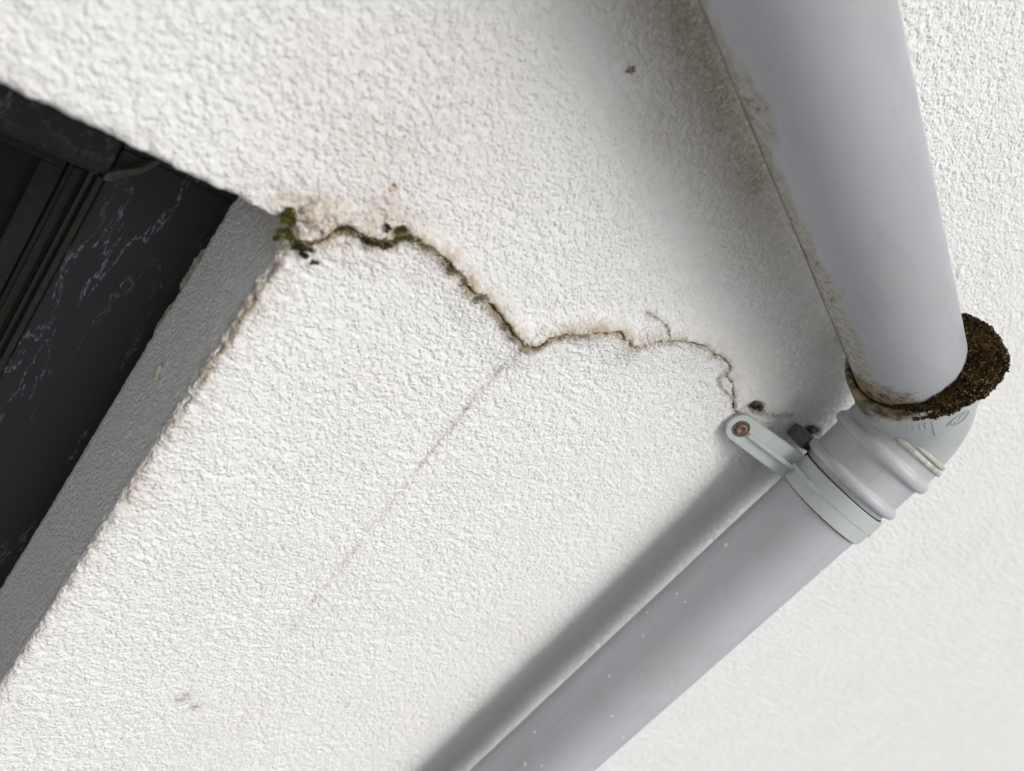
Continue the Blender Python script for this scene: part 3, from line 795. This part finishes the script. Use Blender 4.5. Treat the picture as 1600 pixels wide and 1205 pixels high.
# arm: from the band down to the round screw lug on the wall; w across, l along
def arm(zlug, ylug, sgn, name):
    phi = -R(127) * sgn
    top = clip_pt((X0 + X1) / 2, phi, RC + TC * 0.9)
    lug = np.array([0.1114 + 0.0035, ylug, zlug])
    d = lug - top; d[0] = 0; L = np.linalg.norm(d); d /= L
    side = np.array([1.0, 0, 0]); nrm = np.cross(side, d) * (1 if sgn > 0 else -1)
    if nrm[1] > 0: nrm = -nrm
    w = (X1 - X0) / 2; cx = (X0 + X1) / 2
    shift = (lug[0] - cx) / L
    pts = [(-w, 0.0), (w, 0.0), (w * 0.97, L * 0.5)]
    rl = 0.0118
    for a in np.linspace(R(5), R(175), 22): pts.append((rl * math.cos(a), L + rl * math.sin(a)))
    pts.append((-w * 0.97, L * 0.5))
    bm = bmesh.new()
    def P3(wd, l, h): return Vector(np.array([cx, top[1], top[2]]) + side * (wd + shift * l) + d * l + nrm * h)
    T = 0.0045
    hi = [bm.verts.new(P3(a, b, 0)) for a, b in pts]; lo = [bm.verts.new(P3(a, b, -T)) for a, b in pts]
    bm.faces.new(hi); bm.faces.new(lo[::-1])
    n = len(pts)
    for i in range(n): bm.faces.new((lo[i], lo[(i + 1) % n], hi[(i + 1) % n], hi[i]))
    o = mesh_bm(name, bm, M_CLIP, clip, False, 0.0009, 3)
    return P3, L, o
P3, LA, arm_o = arm(0.545, -0.0105, 1, 'arm')
arm(0.722, -0.0105, -1, 'arm')
# raised rib down the arm and on to the band
bm = bmesh.new()
secs = []
for l, hh, ww in ((LA - 0.006, 0.0002, 0.0016), (LA - 0.008, 0.0030, 0.0021), (LA * 0.5, 0.0042, 0.0021), (0.002, 0.0050, 0.0021)):
    secs.append([P3(-ww, l, -0.0005), P3(-ww * .8, l, hh), P3(ww * .8, l, hh), P3(ww, l, -0.0005)])
for ph, hh in ((-122, 0.0046), (-108, 0.0036), (-92, 0.0022), (-76, 0.0001)):
    xm = (X0 + X1) / 2
    secs.append([Vector(clip_pt(xm - .0021, R(ph), RC + TC - .001)), Vector(clip_pt(xm - .0017, R(ph), RC + TC + hh)), Vector(clip_pt(xm + .0017, R(ph), RC + TC + hh)), Vector(clip_pt(xm + .0021, R(ph), RC + TC - .001))])
rows = [[bm.verts.new(v) for v in s] for s in secs]
for a, b in zip(rows[:-1], rows[1:]):
    for j in range(4): bm.faces.new((a[j], a[(j + 1) % 4], b[(j + 1) % 4], b[j]))
bm.faces.new(rows[0]); bm.faces.new(rows[-1][::-1])
mesh_bm('rib', bm, M_CLIP, arm_o, False, 0.0004, 2)
# screw boss, screw head with a cross recess
def disc_stack(name, base, axis, prof, mat, parent, nseg=40):
    axis = Vector(axis).normalized(); a = axis.orthogonal().normalized(); b = axis.cross(a)
    V_, Q_, _, _ = sweep([np.array(Vector(base) + axis * h) for h, _ in prof], [r for _, r in prof], [np.array(a)] * len(prof), [np.array(b)] * len(prof), nseg)
    return mesh_np(name, V_, Q_[:, ::-1], mat, parent, True)
sb = P3(0, LA, 0.0); sn = (P3(0, LA, 1) - P3(0, LA, 0)).normalized()
disc_stack('boss', sb, sn, [(-0.001, 0.0072), (0.0008, 0.0070), (0.0012, 0.0064), (0.0012, 0.0056), (0.0002, 0.0053), (0.0002, 0.0001)], M_DARKPLASTIC, clip)
scr = disc_stack('screw', sb, sn, [(0.0003, 0.0050), (0.0014, 0.0049), (0.0022, 0.0042), (0.0025, 0.0030), (0.0022, 0.0024), (0.0010, 0.0020), (0.0009, 0.0001)], M_SCREW, clip)
# little pin mark on the band
pm = clip_pt(0.116, R(18), RC + TC)
disc_stack('pin_mark', pm, Vector(pm) - Vector(low_axis(0.116)), [(-0.0005, 0.0022), (0.0003, 0.0021), (0.0003, 0.0018), (0.0, 0.0016), (0.0, 0.0006), (-0.0008, 0.0005), (-0.0009, 0.00005)], M_CLIP, bo)
# dark rear half of the clip between socket and wall
mesh_bm('rear_lug', box_bm((0.0905, -0.024, 0.6075), (0.1025, -0.004, 0.622)), M_DARKPLASTIC, clip, False, 0.0012, 2)

# ------------------------------------------------------------------ moss
def leaf_tufts(points, normals, size, tint, leaves=5, spread=0.75):
    """each tuft: a star of small folded leaves"""
    n = len(points); V, Q, T = [], [], []
    base = 0
    a = np.cross(normals, rng.normal(size=(n, 3))); a /= np.linalg.norm(a, axis=1)[:, None] + 1e-9
    b = np.cross(normals, a)
    for k in range(leaves):
        ang = 2 * np.pi * (k / leaves) + rng.uniform(0, 6.28, n)
        d = np.cos(ang)[:, None] * a + np.sin(ang)[:, None] * b
        sd = np.cross(normals, d)
        sp = rng.uniform(0.3, 1.0, n)[:, None] * spread
        L = (size * rng.uniform(0.6, 1.25, n))[:, None]
        tip = points + (d * sp + normals * (1.05 - 0.4 * sp)) * L
        mid = points + (d * sp * 0.55 + normals * 0.65) * L
        wv = sd * L * 0.20
        V += [points - wv * 0.5, points + wv * 0.5, mid + wv, mid - wv, tip]
        i = np.arange(n); o = [base + j * n + i for j in range(5)]
        Q += [np.stack([o[0], o[1], o[2], o[3]], 1), np.stack([o[3], o[2], o[4], o[4]], 1)]
        tt = np.clip(tint + rng.normal(0, 0.10, n), 0, 1)
        T += [tt * 0.35] * 2 + [tt] * 2 + [np.clip(tt * 1.5, 0, 1)]
        base += 5 * n
    V = np.concatenate(V); T = np.concatenate(T)
    quads = np.concatenate(Q[0::2]); tris = np.concatenate(Q[1::2])[:, :3]
    return V, quads, tris, T
def mesh_mixed(name, V, quads, tris, T, mat, parent=None, smooth=False):
    me = bpy.data.meshes.new(name)
    me.from_pydata(V.tolist(), [], quads.tolist() + tris.tolist())
    at = me.attributes.new('tint', 'FLOAT', 'POINT'); at.data.foreach_set('value', T.astype(np.float32))
    me.materials.append(mat)
    if smooth:
        for p in me.polygons: p.use_smooth = True
    o = bpy.data.objects.new(name, me); col.objects.link(o)
    if parent is not None: put(o, parent)
    return o

# cushion round the socket rim
mroot = empty('moss_cushion', tuple(P0 + AU * 0.54 + E2 * 0.04))
tag(mroot, 'brown green moss cushion bulging from the rim of the pipe bend', 'moss')
def smooth1(a, n=9):
    return np.convolve(np.pad(a, n, mode='edge'), np.hanning(2 * n + 1) / np.hanning(2 * n + 1).sum(), 'valid')
ts = np.linspace(-38, 150, 150)
ext = smooth1(np.interp(ts, [-38, -22, 0, 18, 32, 46, 60, 76, 92, 112, 132, 152, 172], [0.002, 0.006, 0.0115, 0.0165, 0.0195, 0.0215, 0.0180, 0.0130, 0.0092, 0.0060, 0.0022, 0.0005, 0.0002]))
vs = np.linspace(0, 1, 26)
gridP = []
for t, ex in zip(ts, ext):
    tt = R(t); dv = math.cos(tt) * E2 + math.sin(tt) * OUT
    th_ = min(0.020, 0.006 + ex * 0.75)
    for v in vs:
        a = v * math.pi
        r_ = RP - 0.001 + ex * math.sin(min(a, math.pi * .5)) if a < math.pi / 2 else RP - 0.001 + ex * math.sin(a) ** 0.8 + (0.0045 * min(1, (a - math.pi / 2) * 1.0) if ex > .003 else 0)
        s_ = 0.541 - th_ * 0.55 * math.cos(a) + 0.001
        gridP.append(P0 + AU * s_ + dv * r_)
gridP = np.array(gridP)
bump = 0.0030 * noise3(gridP, 0.011, 51) + 0.0026 * noise3(gridP, 0.0045, 52)
nt_, nv_ = len(ts), len(vs)
G = gridP.reshape(nt_, nv_, 3)
du = np.gradient(G, axis=0); dv = np.gradient(G, axis=1)
Nn = np.cross(du, dv).reshape(-1, 3); Nn /= np.linalg.norm(Nn, axis=1)[:, None] + 1e-12
axisp = P0 + ((gridP - P0) @ AU)[:, None] * AU
if np.mean(np.sum(Nn * (gridP - axisp), 1)) < 0: Nn = -Nn
gridP = gridP + Nn * bump[:, None]
idx = np.arange(nt_ * nv_).reshape(nt_, nv_)
Qc = np.stack([idx[:-1, :-1].ravel(), idx[1:, :-1].ravel(), idx[1:, 1:].ravel(), idx[:-1, 1:].ravel()], 1)
mesh_np('cushion_body', gridP, Qc, M_MOSS, mroot, True, dict(tint=np.full(len(gridP), 0.08)))
# leaves scattered over the body by area
c4 = gridP[Qc]; area = np.linalg.norm(np.cross(c4[:, 2] - c4[:, 0], c4[:, 3] - c4[:, 1]), axis=1)
pick = rng.choice(len(Qc), 11000, p=area / area.sum())
uu, vv = rng.random(11000)[:, None], rng.random(11000)[:, None]
pts = (c4[pick, 0] * (1 - uu) + c4[pick, 1] * uu) * (1 - vv) + (c4[pick, 3] * (1 - uu) + c4[pick, 2] * uu) * vv
nn = Nn[Qc[pick, 0]] + 0.35 * rng.normal(size=(11000, 3)); nn /= np.linalg.norm(nn, axis=1)[:, None]
tdeg = np.degrees(np.arctan2((pts - P0) @ OUT, (pts - P0) @ E2 * 1.0))
patch = noise3(pts, 0.014, 53)
tint = np.clip(0.27 + 0.45 * patch + 0.13 * rng.normal(size=11000), 0.02, 1)
flash = rng.random(11000) < 0.11
tint[flash] = rng.uniform(0.8, 1.0, flash.sum())
V_, q_, t_, T_ = leaf_tufts(pts, nn, rng.uniform(0.0014, 0.0029, 11000), tint)
lf = mesh_mixed('moss_leaves', V_, q_, t_, T_, M_MOSS, mroot)
lf['kind'] = 'stuff'

# dirt moss that fills the crack itself
n_cm = 2000
tcm = np.clip(rng.beta(1.6, 2.0, n_cm) * 0.72, 0, 1)
ip = tcm * (len(crack_line) - 1); i0 = np.minimum(ip.astype(int), len(crack_line) - 2); fr = (ip - i0)[:, None]
pc = crack_line[i0] * (1 - fr) + crack_line[i0 + 1] * fr
keep = noise3(np.stack([pc[:, 0], pc[:, 0] * 0, pc[:, 1]], 1), 0.009, 61) > 0.02
pc = pc[keep]; n_cm = len(pc); tcm = tcm[keep]
lipc = np.interp(tcm, [0, .1, .25, .33, .45, .8], [1.0, 1.4, 3.5, 8.5, 9.5, 7.5]) * 1e-3
off = np.abs(rng.normal(0.0010, 0.0016, n_cm))
pts = np.stack([pc[:, 0] + off, -lipc * 0.50 + rng.normal(0, 0.0006, n_cm), pc[:, 1] + rng.normal(0, 0.0008, n_cm)], 1)
nn = np.array([0.1, -1.0, 0.1]) + 0.5 * rng.normal(size=(n_cm, 3)); nn /= np.linalg.norm(nn, axis=1)[:, None]
V_, q_, t_, T_ = leaf_tufts(pts, nn, rng.uniform(0.0006, 0.0012, n_cm), np.clip(0.55 + 0.20 * rng.normal(size=n_cm), 0.08, 1), 4)
cm = mesh_mixed('crack_moss', V_, q_, t_, T_, M_MOSSG)
tag(cm, 'thin olive moss and dirt filling the long wall crack', 'moss', kind='stuff')
# tufts rooted in the crack
def tuft(label, cx, cz, rx, rz, n, tint0, size=0.0012, y=-0.0016):
    nc = max(4, n // 28)
    sub = rng.normal(size=(nc, 2)) * 0.85
    own = rng.choice(nc, n, p=(lambda w: w / w.sum())(rng.uniform(0.2, 1.0, nc)))
    rr_, aa_ = np.sqrt(rng.random(n)) * 0.55, rng.uniform(0, 2 * np.pi, n)
    pts = np.stack([cx + rx * (sub[own, 0] + rr_ * np.cos(aa_)), rng.normal(y, 0.0005, n) - 0.0008 * (0.55 - rr_), cz + rz * (sub[own, 1] + rr_ * np.sin(aa_))], 1)
    nn = np.array([-0.15, -1.0, 0.1]) + 0.45 * rng.normal(size=(n, 3)); nn /= np.linalg.norm(nn, axis=1)[:, None]
    tint = np.clip(tint0 + 0.14 * rng.normal(size=n), 0.02, 1)
    o_pts = pts - np.array([cx, 0, cz])
    V_, q_, t_, T_ = leaf_tufts(o_pts, nn, np.full(n, size), tint, 5)
    o = mesh_mixed('moss_tuft', V_, q_, t_, T_, M_MOSSG)
    o.location = (cx, 0, cz)
    tag(o, label, 'moss', 'moss tufts along the wall crack')
tuft('largest green moss tuft at the upper window corner of the wall', 0.1255, 0.1500, 0.0030, 0.0032, 420, 0.46)
tuft('dark moss tuft hanging on the window arris below the corner tuft', 0.1340, 0.1525, 0.0022, 0.0034, 300, 0.40)
tuft('blackish moss in the crack right beside the window corner', 0.1362, 0.1625, 0.0016, 0.0042, 260, 0.22)
tuft('tiny lone moss speck on white plaster just above the window corner', 0.1400, 0.1731, 0.0008, 0.0009, 50, 0.40)
tuft('yellow green moss tuft in the crack under the brown stain', 0.1038, 0.2030, 0.0013, 0.0018, 170, 0.50)
tuft('dark thin moss line in the crack between the two green tufts', 0.1158, 0.1935, 0.0012, 0.0050, 260, 0.30, 0.0009)
tuft('small grey black moss patch left of the yellow green tuft', 0.1060, 0.1962, 0.0014, 0.0014, 120, 0.18, 0.0009)
tuft('small moss tuft at the lowest point of the crack bend', 0.1298, 0.3175, 0.0012, 0.0022, 90, 0.34, 0.0008)
tuft('dark moss in the broken hole above the clip screw', 0.0968, 0.5590, 0.0016, 0.0045, 140, 0.20, 0.0010, 0.001)
tuft('dark moss in the hole behind the ribbed socket', 0.0925, 0.6470, 0.0026, 0.0050, 200, 0.20, 0.0011, 0.001)
